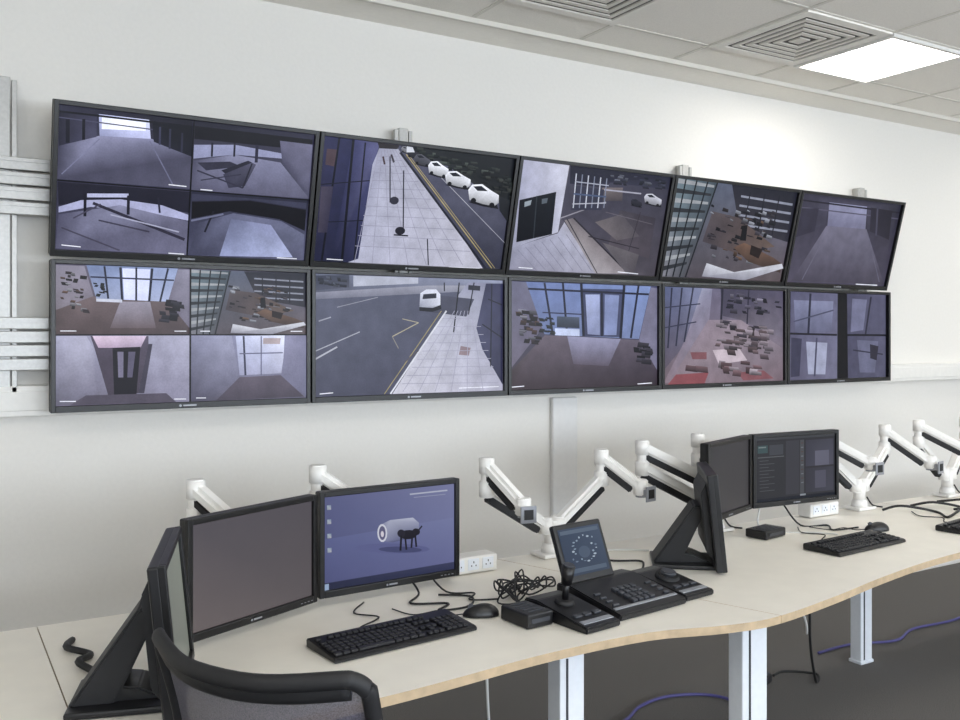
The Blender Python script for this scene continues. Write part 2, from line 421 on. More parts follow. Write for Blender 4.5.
def lobby(q, P):
    dark, wood, pale = (38, 40, 48), (122, 98, 80), (170, 174, 186)
    out = [([P(0, 0), P(1, 0), P(1, 1), P(0, 1)], [(96, 106, 124), (106, 110, 134), (110, 100, 104), (92, 88, 98)]),
           ([P(0, 0), P(.34, 0), P(.2, 1), P(0, 1)], [(120, 138, 148), (80, 94, 106), (96, 98, 106), (140, 140, 150)])]
    for i in range(10):
        t = i / 10.0
        out.append(([P(0.0, t), P(.32 - .13 * t, t * .9 + .03), P(.32 - .13 * t, t * .9 + .055), P(0.0, t + .05)], (60, 64, 70) if i % 2 else (160, 164, 170)))
    for k in (0.08, 0.17, 0.26, .34):
        out.append(Ln(P(k, 0), P(k * .62, 1), 1.4, (40, 46, 52)))
    out.append(([P(.46, .0), P(1, .0), P(1, .56), P(.58, .44)], [(50, 52, 66), (44, 46, 60), (60, 60, 72), (70, 66, 74)]))
    for i in range(4):
        y0 = .10 + i * .10
        out.append(([P(.55, y0), P(.98, y0 + .03), P(.98, y0 + .055), P(.55, y0 + .022)], (146, 150, 166)))
    for k in (.62, .74, .86):
        out.append(Ln(P(k, .06), P(k, .50), 1.2, (40, 42, 54)))
    out.append(([P(.34, .3), P(.56, .34), P(.9, .62), P(.6, .72), P(.3, .62)], [(104, 96, 100), (96, 86, 88), (116, 100, 92), (104, 92, 92), (86, 80, 88)]))
    r = random.Random(int(sum(map(ord, q))))
    its = sorted([(r.uniform(.22, .78), r.uniform(.32, .84)) for _ in range(80)])
    for v, u in its:
        w, h = r.uniform(.02, .055), r.uniform(.02, .06)
        c = r.choice([dark, dark, wood, pale, (78, 70, 72), (96, 92, 104), (60, 60, 72)]); k = r.uniform(.8, 1.1)
        c = tuple(min(255, a * k) for a in c); d = tuple(a * .55 for a in c)
        out.append(([P(u, v), P(u + w, v + .015), P(u + w, v + h), P(u - .005, v + h - .01)], [c, c, d, d]))
    out.append(([P(.56, .66), P(.64, .6), P(.9, .74), P(.98, .8), P(.98, .9), P(.7, .8)], [(110, 88, 76), (128, 102, 86), (110, 88, 76), (96, 78, 70), (80, 66, 60), (90, 74, 66)]))
    out.append(([P(.36, .84), P(.6, .92), P(.98, .80), P(1, .85), P(.7, 1), P(.34, .98)], [(196, 198, 208)] * 4 + [(150, 150, 164)] * 2))
    out.append(([P(.6, .42), P(.64, .41), P(.65, .58), P(.6, .58)], (22, 22, 28)))
    out.append(([P(.7, .62), P(.8, .66), P(.78, .76), P(.7, .72)], (48, 36, 34)))
    return out
def quadmap(q):
    def P(u, v):
        a = [q[0][i] + (q[1][i] - q[0][i]) * u for i in (0, 1)]; b = [q[3][i] + (q[2][i] - q[3][i]) * u for i in (0, 1)]
        return (a[0] + (b[0] - a[0]) * v, a[1] + (b[1] - a[1]) * v)
    return P
ART['T4'] = lobby('T4', quadmap(Q['T4']))
ART['T5'] = [([*Q['T5']], [(66, 64, 82), (58, 56, 72), (86, 82, 100), (94, 90, 108)]),
 ([(806, 199), (901, 210), (893, 240), (868, 234), (868, 212), (832, 209), (828, 230), (798, 240)], [(70, 68, 86), (54, 54, 70), (70, 68, 86), (76, 74, 92), (84, 82, 102), (84, 82, 102), (76, 74, 92), (76, 74, 92)]),
 ([(832, 208), (868, 212), (866, 234), (830, 231)], [(146, 148, 176), (150, 152, 182), (128, 128, 154), (122, 122, 148)]),
 ([(829, 231), (867, 234), (884, 286), (796, 283)], [(124, 122, 142), (120, 118, 138), (84, 80, 96), (88, 84, 100)]),
 Ln((806, 206), (900, 218), 1.6, (44, 44, 58)), Ln((804, 213), (900, 224), 1.2, (96, 94, 114)),
 ([(872, 213), (892, 216), (888, 244), (870, 236)], [(50, 48, 64), (42, 40, 54), (50, 48, 64), (60, 58, 74)]), ([(806, 214), (822, 214), (818, 236), (800, 242)], (64, 62, 80)),
 Ln((878, 214), (876, 240), 1.6, (82, 80, 100)), Ln((828, 240), (806, 282), .8, (114, 112, 132)), Ln((868, 238), (878, 284), .8, (110, 108, 128)), Ln((856, 286), (876, 287), .8, W_)]
b1 = [bgq('B1', (120, 116, 138)),
 ([(55, 265), (190, 269), (190, 336), (55, 337)], [(108, 104, 124), (116, 112, 132), (104, 96, 104), (102, 92, 98)]),
 ([(55, 266), (84, 267), (94, 300), (70, 320), (55, 330)], [(140, 136, 152), (150, 146, 164), (130, 124, 138), (110, 102, 110), (130, 122, 130)]),
 ([(55, 312), (92, 298), (165, 301), (190, 318), (190, 336), (55, 337)], [(100, 86, 88), (124, 110, 114), (118, 106, 110), (104, 92, 96), (96, 86, 90), (94, 80, 82)]),
 ([(86, 266), (178, 269), (168, 303), (96, 300)], [(120, 136, 174), (150, 164, 200), (170, 180, 212), (150, 160, 190)]),
 ([(122, 269), (150, 270), (148, 302), (124, 301)], (208, 214, 244)),
 Ln((104, 267), (108, 300), 2, (44, 48, 70)), Ln((120, 268), (122, 302), 2.4, (38, 42, 64)), Ln((136, 268), (136, 302), 2, (46, 50, 72)), Ln((152, 269), (149, 303), 2.4, (38, 42, 64)), Ln((168, 269), (160, 303), 2, (44, 48, 70)), Ln((90, 278), (174, 281), 1.6, (54, 58, 84)),
 ([(178, 270), (190, 270), (190, 330), (168, 303)], [(144, 142, 162), (150, 148, 168), (130, 126, 144), (120, 116, 134)]),
 ([(120, 303), (150, 303), (156, 330), (110, 330)], [(160, 156, 172), (160, 156, 172), (112, 100, 106), (112, 100, 106)]),
 ([(96, 300), (122, 301), (122, 304), (96, 303)], (200, 204, 220))]
b1 += clutter(60, 272, 84, 310, 26, [(50, 40, 42), (112, 88, 76), (150, 150, 158), (80, 70, 76)], (3, 7), 0.05, 11)
b1 += clutter(158, 300, 176, 324, 14, [(40, 38, 50), (72, 70, 84), (54, 50, 62)], (6, 11), 0.05, 12)
b1 += clutter(90, 282, 104, 296, 8, [(54, 62, 62), (46, 44, 52)], (3, 6), 0.05, 14)
b1 += lobby('B1', quadmap([(191, 270), (308, 273), (308, 336), (191, 336)]))
b1 += [([(56, 338), (190, 337), (190, 405), (56, 408)], [(154, 154, 178), (172, 172, 194), (146, 144, 166), (112, 108, 124)]),
 ([(90, 338), (148, 338), (148, 346), (138, 396), (108, 398), (94, 350)], [(96, 88, 108), (100, 92, 112), (96, 88, 106), (84, 76, 92), (84, 76, 92), (90, 82, 100)]),
 ([(92, 338), (146, 338), (140, 350), (98, 350)], [(214, 196, 216), (204, 188, 210), (170, 156, 180), (180, 160, 184)]),
 ([(112, 350), (140, 349), (136, 400), (114, 401)], (34, 30, 42)), ([(117, 354), (123, 354), (123, 380), (118, 380)], (130, 126, 150)), ([(128, 354), (135, 354), (132, 380), (127, 380)], (104, 100, 124)),
 ([(56, 338), (86, 338), (94, 352), (96, 396), (60, 408), (56, 408)], [(172, 172, 196), (182, 182, 204), (160, 160, 182), (130, 128, 148), (112, 110, 128), (112, 110, 128)]),
 ([(148, 346), (152, 346), (144, 396), (138, 396)], (80, 76, 94)),
 ([(86, 398), (166, 396), (176, 405), (70, 408)], (96, 90, 106)),
 ([(191, 337), (308, 336), (308, 401), (191, 405)], [(150, 152, 180), (140, 142, 170), (120, 118, 140), (104, 102, 122)]),
 ([(236, 338), (286, 337), (284, 376), (240, 378)], [(190, 196, 224), (216, 220, 240), (170, 172, 196), (160, 162, 190)]),
 Ln((244, 338), (246, 378), 2, (70, 72, 96)), Ln((262, 338), (262, 378), 1.2, (110, 112, 140)), Ln((240, 356), (284, 355), 1.2, (110, 112, 140)), ([(264, 340), (282, 340), (281, 346), (264, 346)], (176, 164, 170)),
 ([(191, 338), (232, 338), (240, 380), (216, 404), (191, 405)], [(138, 140, 166), (162, 164, 190), (132, 132, 156), (100, 98, 116), (92, 90, 110)]),
 ([(288, 337), (308, 336), (308, 400), (282, 380)], [(144, 144, 172), (134, 134, 162), (116, 116, 140), (130, 130, 156)]),
 ([(240, 380), (282, 378), (306, 400), (216, 404)], [(110, 102, 118), (110, 102, 118), (92, 86, 100), (88, 82, 96)]),
 Ln((190, 269), (190, 406), 1.8, (8, 8, 12)), Ln((55, 337), (308, 336.5), 1.4, (12, 12, 16)),
 Ln((60, 333), (76, 333), .9, W_), Ln((174, 333), (186, 333), .9, W_), Ln((200, 333), (210, 333), .9, W_), Ln((292, 333), (304, 333), .9, W_), Ln((60, 404), (76, 404), .9, W_), Ln((174, 402), (186, 402), .9, W_), Ln((196, 401), (206, 401), .9, W_)]
ART['B1'] = b1
b2 = [bgq('B2', [(98, 102, 124), (94, 98, 120), (84, 86, 106), (88, 90, 110)]),
 ([(318, 274), (505, 281), (505, 285), (460, 286), (318, 293)], [(112, 118, 140), (150, 156, 180), (140, 146, 168), (130, 134, 156), (90, 94, 114)]),
 ([(318, 276), (352, 275), (352, 288), (318, 291)], [(60, 66, 88), (74, 80, 100), (90, 94, 112), (80, 84, 104)]), ([(356, 276), (420, 278), (420, 284), (356, 287)], (176, 180, 196)),
 ([(318, 293), (430, 286), (470, 286), (470, 292), (318, 300)], [(140, 142, 160), (160, 162, 178), (160, 162, 178), (140, 142, 158), (120, 122, 140)]),
 ([(470, 283), (505, 284), (504, 394), (394, 396), (446, 314)], [(146, 148, 172), (136, 138, 162), (178, 178, 196), (198, 198, 210), (178, 180, 196)]),
 ([(488, 284), (505, 284), (504, 388), (484, 352), (478, 330)], [(58, 60, 92), (64, 66, 102), (54, 54, 84), (70, 72, 104), (84, 86, 118)]),
 Ln((490, 300), (504, 306), 1.2, (30, 30, 46)), Ln((484, 326), (504, 340), 1.2, (30, 30, 46)), Ln((494, 284), (492, 370), 1.2, (34, 34, 52)),
 ([(422, 312), (468, 318), (476, 300), (440, 296)], (84, 86, 106)),
 Ln((448, 312), (392, 396), 1.6, (204, 206, 216)), Ln((443, 312), (386, 396), .9, (160, 150, 112)),
 ([(421, 306), (442, 304), (443, 310), (434, 313), (421, 312)], (36, 38, 50)),
 ([(422, 294), (428, 290), (438, 290), (442, 295), (442, 306), (434, 309), (421, 308)], [(206, 210, 224)] * 5 + [(150, 154, 172)] * 2), ([(425, 295), (438, 294), (438, 299), (424, 300)], (48, 52, 68)),
 Ln((461, 283), (455, 334), 1.3, (30, 32, 44)), Ln((446, 283), (446, 292), 1.2, (44, 46, 60)), Ln((476, 283), (470, 316), 1.2, (36, 38, 52)),
 Ln((319, 360), (340, 348), 1.6, (178, 180, 192)), Ln((319, 352), (362, 333), 1.0, (170, 172, 184)), Ln((322, 322), (334, 318), 1.2, (160, 162, 176)), Ln((394, 338), (420, 324), 1.0, (176, 170, 150)), Ln((420, 324), (404, 320), .8, (176, 170, 150)), Ln((394, 338), (400, 350), .8, (150, 146, 140)), Ln((340, 308), (380, 298), .8, (150, 152, 166)),
 Ln((406, 364), (420, 352), 1.4, (100, 96, 106)), ([(462, 348), (472, 350), (470, 358), (460, 357)], (150, 134, 142)), Ln((470, 288), (482, 289), 5, (50, 52, 68)), Ln((460, 391), (500, 390), .9, W_), Ln((323, 395), (336, 394), .9, W_)]
for i in range(9):
    t = i / 9.0
    b2.append(Ln((444 - 46 * t, 320 + 74 * t), (480 + 22 * t, 320 + 74 * t), 0.6, (164, 164, 184)))
for i in range(6):
    t = i / 6.0
    b2.append(Ln((456 + 20 * t, 312), (404 + 96 * t, 394), 0.6, (166, 166, 186)))
b2 += clutter(320, 276, 350, 284, 14, [(46, 52, 70), (110, 116, 136), (80, 86, 104)], (3, 7), 0.03, 21)
ART['B2'] = b2
b3 = [bgq('B3', [(86, 88, 118), (90, 92, 124), (78, 72, 82), (84, 76, 84)]),
 ([(514, 282), (536, 284), (546, 330), (514, 372)], [(112, 112, 136), (124, 124, 148), (112, 108, 130), (120, 114, 132)]),
 ([(530, 283), (652, 288), (640, 341), (548, 336)], [(112, 130, 178), (126, 146, 194), (122, 136, 176), (112, 126, 164)]),
 ([(584, 290), (626, 291), (622, 339), (586, 338)], [(72, 80, 114), (78, 86, 122), (76, 82, 112), (72, 76, 108)]),
 ([(588, 296), (602, 296), (602, 337), (590, 336)], [(170, 180, 216), (160, 170, 208), (134, 142, 176), (140, 148, 184)]), ([(607, 296), (621, 297), (618, 337), (606, 337)], (132, 144, 184)),
 Ln((532, 290), (650, 296), 2, (36, 40, 66)), Ln((548, 284), (556, 336), 2, (36, 40, 66)), Ln((566, 284), (570, 337), 2, (32, 36, 62)), Ln((584, 285), (586, 338), 2.5, (28, 32, 56)), Ln((626, 286), (622, 340), 2.5, (28, 32, 56)), Ln((604, 294), (604, 338), 2, (32, 36, 60)), Ln((640, 287), (632, 340), 2, (32, 36, 62)), Ln((546, 314), (584, 316), 1.2, (50, 54, 84)),
 ([(560, 318), (582, 319), (582, 330), (560, 329)], [(80, 92, 110), (90, 100, 120), (60, 66, 84), (56, 62, 78)]),
 ([(558, 330), (582, 331), (582, 338), (558, 337)], (186, 196, 224)),
 ([(514, 374), (548, 337), (640, 342), (658, 364), (657, 387), (514, 392)], [(82, 72, 76), (114, 104, 118), (114, 106, 122), (88, 80, 94), (72, 62, 72), (76, 64, 70)]),
 ([(570, 338), (622, 341), (610, 368), (576, 366)], [(150, 150, 178), (150, 150, 178), (104, 96, 112), (104, 96, 112)]),
 ([(652, 289), (658, 290), (657, 372), (640, 342)], (126, 124, 148)), Ln((516, 389), (528, 388), .9, W_), Ln((638, 386), (652, 385), .9, W_)]
b3 += clutter(520, 310, 538, 342, 26, [(44, 36, 40), (98, 76, 70), (130, 130, 142), (70, 60, 66)], (4, 8), 0.05, 31)
b3 += clutter(540, 318, 554, 334, 10, [(44, 52, 62), (62, 70, 72)], (3, 7), 0.05, 32)
b3 += clutter(634, 336, 646, 362, 12, [(32, 30, 40), (56, 54, 66), (80, 76, 92)], (6, 11), 0.05, 33)
ART['B3'] = b3
b4 = [bgq('B4', [(112, 108, 134), (124, 120, 142), (134, 122, 130), (128, 114, 122)]),
 ([(667, 289), (706, 290), (694, 340), (668, 372)], [(90, 100, 136), (136, 142, 172), (114, 112, 134), (104, 94, 108)]),
 ([(706, 290), (716, 291), (712, 330), (680, 384), (668, 384), (690, 340)], [(160, 162, 186), (140, 140, 164), (140, 132, 150), (144, 132, 144), (142, 126, 136), (140, 132, 150)]),
 ([(724, 291), (786, 293), (785, 340), (744, 322), (726, 318)], [(80, 78, 98), (96, 92, 114), (130, 124, 140), (110, 104, 118), (92, 88, 108)]),
 ([(712, 322), (744, 322), (785, 350), (785, 382), (672, 386)], [(150, 138, 152), (156, 144, 156), (138, 128, 140), (134, 118, 128), (144, 130, 140)]),
 ([(672, 386), (680, 376), (712, 374), (708, 385)], (146, 84, 92)), ([(716, 352), (742, 350), (750, 362), (722, 366)], (192, 180, 190)), ([(694, 354), (710, 354), (710, 361), (696, 361)], (136, 92, 100)), ([(740, 374), (766, 372), (776, 380), (746, 382)], (140, 92, 100)),
 Ln((676, 290), (672, 350), 1.6, (50, 54, 78)), Ln((686, 290), (680, 348), 1.6, (54, 58, 82)), Ln((697, 290), (688, 344), 1.6, (54, 58, 82)), Ln((668, 310), (704, 306), 1.2, (60, 64, 90)), Ln((668, 330), (700, 324), 1.2, (60, 64, 90)), Ln((726, 291), (724, 330), 2, (50, 50, 68)), Ln((752, 292), (750, 326), 1.4, (56, 54, 74))]
b4 += clutter(716, 320, 768, 350, 60, [(158, 148, 160), (110, 98, 106), (122, 106, 112), (84, 78, 90), (150, 140, 150), (116, 106, 114)], (4, 10), 0.14, 41)
b4 += clutter(728, 294, 780, 312, 30, [(62, 62, 80), (104, 100, 120), (140, 136, 154), (50, 48, 64)], (3, 8), 0.08, 42)
b4 += clutter(684, 362, 768, 374, 14, [(136, 110, 118), (166, 154, 164), (122, 98, 106), (176, 166, 176)], (6, 12), 0.0, 43)
ART['B4'] = b4
b5 = [bgq('B5', (20, 20, 26)),
 ([(797, 293), (842, 295), (841, 380), (797, 382)], [(98, 98, 126), (112, 112, 140), (122, 122, 146), (104, 102, 126)]),
 ([(800, 302), (838, 303), (836, 334), (802, 336)], [(130, 134, 164), (142, 146, 176), (112, 114, 140), (102, 104, 130)]),
 Ln((816, 295), (814, 336), 2, (50, 52, 74)), Ln((797, 336), (841, 337), 2, (38, 38, 52)), ([(812, 344), (832, 345), (830, 376), (814, 376)], (162, 166, 190)), ([(798, 340), (808, 341), (806, 378), (798, 379)], (72, 72, 96)), Ln((822, 340), (820, 378), 1.6, (84, 84, 108)), Ln((800, 324), (838, 312), 1.4, (84, 86, 112)),
 ([(851, 295), (888, 296), (886, 378), (851, 380)], [(86, 86, 112), (98, 98, 124), (100, 100, 124), (88, 88, 112)]),
 ([(856, 300), (870, 301), (866, 332), (854, 334)], (122, 124, 152)), Ln((851, 337), (887, 337), 2, (32, 32, 46)), ([(860, 342), (880, 343), (876, 374), (862, 374)], (114, 116, 142)), Ln((874, 298), (868, 336), 1.6, (52, 52, 74)), Ln((856, 352), (884, 356), 1.4, (60, 60, 82)), ([(872, 346), (880, 348), (878, 362), (872, 360)], (60, 58, 74))]
ART['B5'] = b5

# ------------------------------------------------------------------ room shell
H = 3.015; YW = 3.80
XL, XR, YF = -2.6, 9.5, -3.6
def slab(name, c, s, m):
    a = Acc(); a.box(c, s, m); return a.build(name)
slab('floor', ((XL + XR) / 2, (YF + YW) / 2, -0.05), (XR - XL + .2, YW - YF + .2, 0.1), M_carpet)
slab('ceiling', ((XL + XR) / 2, (YF + YW) / 2, H + 0.05), (XR - XL + .2, YW - YF + .2, 0.1), M_ceil)
slab('wall_back', ((XL + XR) / 2, YW + 0.05, H / 2), (XR - XL, 0.1, H), M_wall)
slab('wall_left', (XL - 0.05, (YF + YW) / 2, H / 2), (0.1, YW - YF, H), M_wall)
slab('wall_right', (XR + 0.05, (YF + YW) / 2, H / 2), (0.1, YW - YF, H), M_wall)
a = Acc()
wins = [(-1.2, 1.4), (2.2, 4.8), (5.6, 8.2)]
a.box(((XL + XR) / 2, YF - .05, 0.45), (XR - XL, 0.1, 0.9), M_wall)
a.box(((XL + XR) / 2, YF - .05, (2.5 + H) / 2), (XR - XL, 0.1, H - 2.5), M_wall)
edges = [XL] + [v for w in wins for v in w] + [XR]
for i in range(0, len(edges), 2):
    a.box(((edges[i] + edges[i + 1]) / 2, YF - .05, 1.7), (edges[i + 1] - edges[i], 0.1, 1.6), M_wall)
a.build('wall_front')
for i, (x0, x1) in enumerate(wins):
    a = Acc(); xc = (x0 + x1) / 2; w = x1 - x0
    a.box((xc, YF - .07, 1.7), (w, 0.01, 1.6), M_glass)
    for xx in (x0 + .03, xc, x1 - .03): a.box((xx, YF - .04, 1.7), (.06, .05, 1.6), M_frame)
    for zz in (.93, 2.47): a.box((xc, YF - .04, zz), (w, .05, .06), M_frame)
    a.build('window_%d' % (i + 1))
a = Acc(); a.box(((XL + XR) / 2, YW - .008, .05), (XR - XL, .016, .1), M_whitepl, .003); a.build('baseboard_back')

a = Acc()
a.box(((XL + XR) / 2, (3.575 + YW) / 2, H - .008), (XR - XL - .01, YW - 3.575, .016), M_board)
a.box(((XL + XR) / 2, 3.565, H - .011), (XR - XL - .01, .02, .022), M_grid)
a.build('trim_1')
a = Acc()
y = 3.3
while y > YF:
    a.box(((XL + XR) / 2, y, H - .0015), (XR - XL - .02, .020, .003), M_grid); y -= 0.6
x = 3.3 - 0.6 * 9
while x < XR:
    a.box((x, (YF + 3.55) / 2, H - .0018), (.020, 3.55 - YF - .02, .0036), M_grid); x += 0.6
a.build('ceiling_grid')

def light_panel(x, y):
    a = Acc()
    a.box((x, y, H - .006), (.55, .55, .004), M_panel)
    for s in (-1, 1):
        a.box((x + s * .283, y, H - .010), (.022, .588, .019), M_whitepl)
        a.box((x, y + s * .283, H - .010), (.544, .022, .019), M_whitepl)
    a.build('ceiling_light_panel')
for p in [(4.2, 3.0), (1.2, 0.6), (4.2, 0.6), (7.2, 0.6), (7.2, 3.0), (-1.2, 0.6), (1.2, -1.8), (4.2, -1.8)]:
    light_panel(*p)
def vent(x, y):
    a = Acc()
    for s in (-1, 1):
        a.box((x + s * .270, y, H - .006), (.05, .588, .012), M_board)
        a.box((x, y + s * .270, H - .006), (.49, .05, .012), M_board)
    a.box((x, y, H - .003), (.49, .49, .004), mat('vent_dark', (104, 101, 96), .9))
    for sz in (.42, .33, .24, .15):
        for s in (-1, 1):
            a.box((x + s * sz / 2, y, H - .009), (.024, sz + .024, .006), M_grid)
            a.box((x, y + s * sz / 2, H - .009), (sz - .024, .024, .006), M_grid)
    a.box((x, y, H - .009), (.07, .07, .006), M_grid)
    a.build('ceiling_air_vent')
vent(3.6, 3.0); vent(2.4, 3.0)

a = Acc()
a.box(((XL + XR) / 2, YW - .03, 1.345), (XR - XL - .02, .06, .115), M_whitepl, .006)
a.box(((XL + XR) / 2, YW - .062, 1.345), (XR - XL - .02, .006, .07), M_whitepl, .002)
a.build('trim_2')
a = Acc(); a.box((2.775, YW - .016, .69), (.155, .032, 1.17), M_trunk, .008)
a.build('trim_3')

# ------------------------------------------------------------------ mounting frame on wall
a = Acc()
for z0, z1, n in ((2.02, 2.235, 4), (1.455, 1.655, 4)):
    h = (z1 - z0) / n
    for i in range(n):
        zc = z0 + h * (i + .5)
        a.box((2.33, YW - .075, zc), (5.6, .03, h - .007), M_alu, .003)
        a.box((2.33, YW - .093, zc + h * .18), (5.6, .006, .006), M_alu)
for x in (.24, 1.85, 3.57, 5.08):
    a.box((x, YW - .03, 1.93), (.045, .058, 1.19), M_alu, .003)
    for s in (-1, 1):
        a.box((x + s * .035, YW - .05, 1.93), (.018, .02, 1.17), M_alu, .002)
a.build('wall_mount_rack')

# ------------------------------------------------------------------ video wall monitors
PH = 0.561
def wall_monitor(key, T, w, h=PH):
    e = empty('video_wall_monitor', T)
    a = Acc(); W, Hh = w - .006, h - .004; bz = .017
    a.box((0, .03, 0), (W, .04, Hh), M_blackm, .004)
    a.box((0, .066, 0), (W * .6, .036, Hh * .6), M_blackm, .01)
    for s in (-1, 1):
        a.box((s * (W / 2 - bz / 2), 0, 0), (bz, .026, Hh), M_gloss, .002)
    a.box((0, 0, Hh / 2 - bz / 2), (W - 2 * bz + .002, .026, bz), M_gloss, .002)
    a.box((0, 0, -Hh / 2 + .012), (W - 2 * bz + .002, .026, .024), M_gloss, .002)
    a.box((0.0, -.0135, -Hh / 2 + .011), (.05, .001, .006), M_silver)
    a.cyl((-.036, -.0131, -Hh / 2 + .011), (-.036, -.0142, -Hh / 2 + .011), .005, M_silver, n=12)
    a.build('housing', parent=e)
    dh = Hh - bz - .024
    p = picture('screen_picture', ART[key], Q[key], W - 2 * bz, dh, .006, e, M_feed)
    p.location = (0, 0, (.024 - bz) / 2)
    return e
EX = [.381, 1.370, 2.342, 3.300, 4.260, 5.213]
for i in range(5):
    xc = (EX[i] + EX[i + 1]) / 2; pw = EX[i + 1] - EX[i]
    wall_monitor('B%d' % (i + 1), TR(xc, 3.645, 1.303 + PH / 2), pw)
    tilt = math.asin(.135 / PH)
    wall_monitor('T%d' % (i + 1), TR(xc, 3.605, 1.874 + .545 / 2) @ RX(tilt), pw)

# ------------------------------------------------------------------ desks
DZ = 0.74
FP = [(-1.6, 2.06), (-.6, 2.03), (0.0, 1.99), (.275, 1.97), (.6, 1.95), (.92, 1.955), (1.1, 1.969), (1.42, 2.0), (1.77, 1.992), (1.99, 1.928), (2.16, 1.905), (2.5, 1.955), (2.86, 2.03), (3.24, 2.09), (3.6, 2.11), (4.15, 2.07), (4.7, 2.0), (5.4, 2.0), (6.1, 2.1)]
def front(x):
    for i in range(len(FP) - 1):
        if FP[i][0] <= x <= FP[i + 1][0]:
            p0 = FP[max(i - 1, 0)]; p1 = FP[i]; p2 = FP[i + 1]; p3 = FP[min(i + 2, len(FP) - 1)]
            t = (x - p1[0]) / (p2[0] - p1[0]); dx = p2[0] - p1[0]
            m1 = (p2[1] - p0[1]) / (p2[0] - p0[0]) * dx; m2 = (p3[1] - p1[1]) / (p3[0] - p1[0]) * dx
            return (2 * t**3 - 3 * t**2 + 1) * p1[1] + (t**3 - 2 * t**2 + t) * m1 + (-2 * t**3 + 3 * t**2) * p2[1] + (t**3 - t**2) * m2
    return FP[-1][1]
YR = 2.95
def desk(xa_f, xa_r, xb_f, xb_r, legs):
    g = .0015
    n = 30
    pts = [(xa_f + g + (xb_f - xa_f - 2 * g) * k / n, front(xa_f + (xb_f - xa_f) * k / n)) for k in range(n + 1)]
    pts += [(xb_r - g, YR), (xa_r + g, YR)]
    a = Acc()
    a.prism(pts, 'z', DZ - .024, DZ, M_lam, side=M_edge)
    for (x, y, w, d) in legs:
        a.box((x, y, (DZ - .026) / 2 + .005), (w, d, DZ - .036), M_steel, .004)
        a.box((x - w * .22, y - d / 2 - .001, (DZ - .04) / 2), (.006, .004, DZ - .08), M_grey)
        a.box((x, y, .008), (w + .012, d + .012, .016), M_steel, .004)
    x0, x1 = max(xa_f, xa_r) + .1, min(xb_f, xb_r) - .1
    a.box(((x0 + x1) / 2, 2.62, DZ - .055), (x1 - x0, .05, .05), M_steel, .003)
    a.box(((x0 + x1) / 2, 2.86, DZ - .055), (x1 - x0, .05, .05), M_steel, .003)
    return a.build('desk')
desk(-1.55, -1.55, .275, .275, [(-1.4, 2.2, .08, .06), (-1.4, 2.85, .08, .06)])
desk(.275, .275, 2.21, 1.85, [(.36, 2.85, .08, .06), (1.555, 2.11, .085, .06), (.36, 2.12, .08, .06)])
desk(2.21, 1.85, 4.15, 4.15, [(2.225, 2.055, .11, .06), (3.90, 2.88, .085, .06)])
desk(4.15, 4.15, 6.05, 6.05, [(5.9, 2.85, .08, .06), (5.9, 2.2, .08, .06), (4.45, 2.2, .08, .06)])

# ------------------------------------------------------------------ desk monitors
def seg_T(p, q, z, tilt=0.0):
    ang = math.atan2(q[1] - p[1], q[0] - p[0])
    return TR((p[0] + q[0]) / 2, (p[1] + q[1]) / 2, z) @ RZ(ang) @ RX(tilt)
def desk_monitor(name, p, q, z, h, art, quad, tilt=0.0, stand=False, bz=.017):
    w = math.hypot(q[0] - p[0], q[1] - p[1])
    e = empty(name, seg_T(p, q, z))
    R = RX(tilt)
    C = R @ TR(0, 0, h / 2)
    a = Acc()
    a.box((0, .02, 0), (w, .026, h), M_black, .005, T=C)
    a.prism([(.03, -h * .42), (.03, h * .42), (.056, h * .30), (.056, -h * .30)], 'x', -w * .40, w * .40, M_blackm, .004, T=C)
    for s in (-1, 1):
        a.box((s * (w / 2 - bz / 2), .003, 0), (bz, .018, h), M_gloss, .003, T=C)
    a.box((0, .003, h / 2 - bz / 2), (w - 2 * bz + .003, .018, bz), M_gloss, .003, T=C)
    a.box((0, .003, -h / 2 + .0115), (w - 2 * bz + .003, .018, .023), M_gloss, .003, T=C)
    a.box((0.0, -.0065, -h / 2 + .0105), (.03, .001, .005), M_silver, T=C)
    a.cyl((-.022, -.006, -h / 2 + .0105), (-.022, -.0072, -h / 2 + .0105), .0035, M_silver, n=12, T=C)
    for k in range(4):
        a.box((w * .36 + k * .014, -.0065, -h / 2 + .0105), (.007, .001, .002), M_silver, T=C)
    a.build('housing', parent=e)
    f = picture('screen_picture', art, quad, w - 2 * bz, h - bz - .023, .004, e, M_feedd)
    f.matrix_local = C @ TR(0, 0, (.023 - bz) / 2)
    if stand:
        s = Acc()
        zb = DZ - z
        s.box((0, .13, zb + .009), (.22, .24, .016), M_black, .005)
        s.prism([(.05, h * .62), (.10, h * .62), (.25, zb + .012), (.20, zb + .012), (.15, zb + .012)], 'x', -.07, .07, M_blackm, .006)
        s.prism([(.03, zb + .014), (.09, zb + .014), (.24, zb + .014), (.20, zb + .06), (.10, zb + .045)], 'x', -.06, .06, M_black, .004)
        s.build('stand', parent=e)
    return e
UQ = [(0, 0), (100, 0), (100, 100), (0, 100)]
artA = [([(0, 0), (100, 0), (100, 100), (0, 100)], [(118, 124, 116), (136, 142, 132), (118, 122, 114), (104, 108, 104)])]
artB_reflection = [([(0, 0), (100, 0), (100, 100), (0, 100)], [(88, 84, 90), (86, 82, 88), (94, 88, 90), (108, 100, 100)]),]  # unlit screen: room reflection painted in as a faintly glowing gradient
artE_unlit = [([(0, 0), (100, 0), (100, 100), (0, 100)], [(52, 52, 56), (62, 61, 64), (68, 66, 68), (56, 55, 58)])]  # screen is off: its grey gradient is painted on and glows faintly
CC = [(324, 498), (455, 481), (454, 566), (323, 590)]
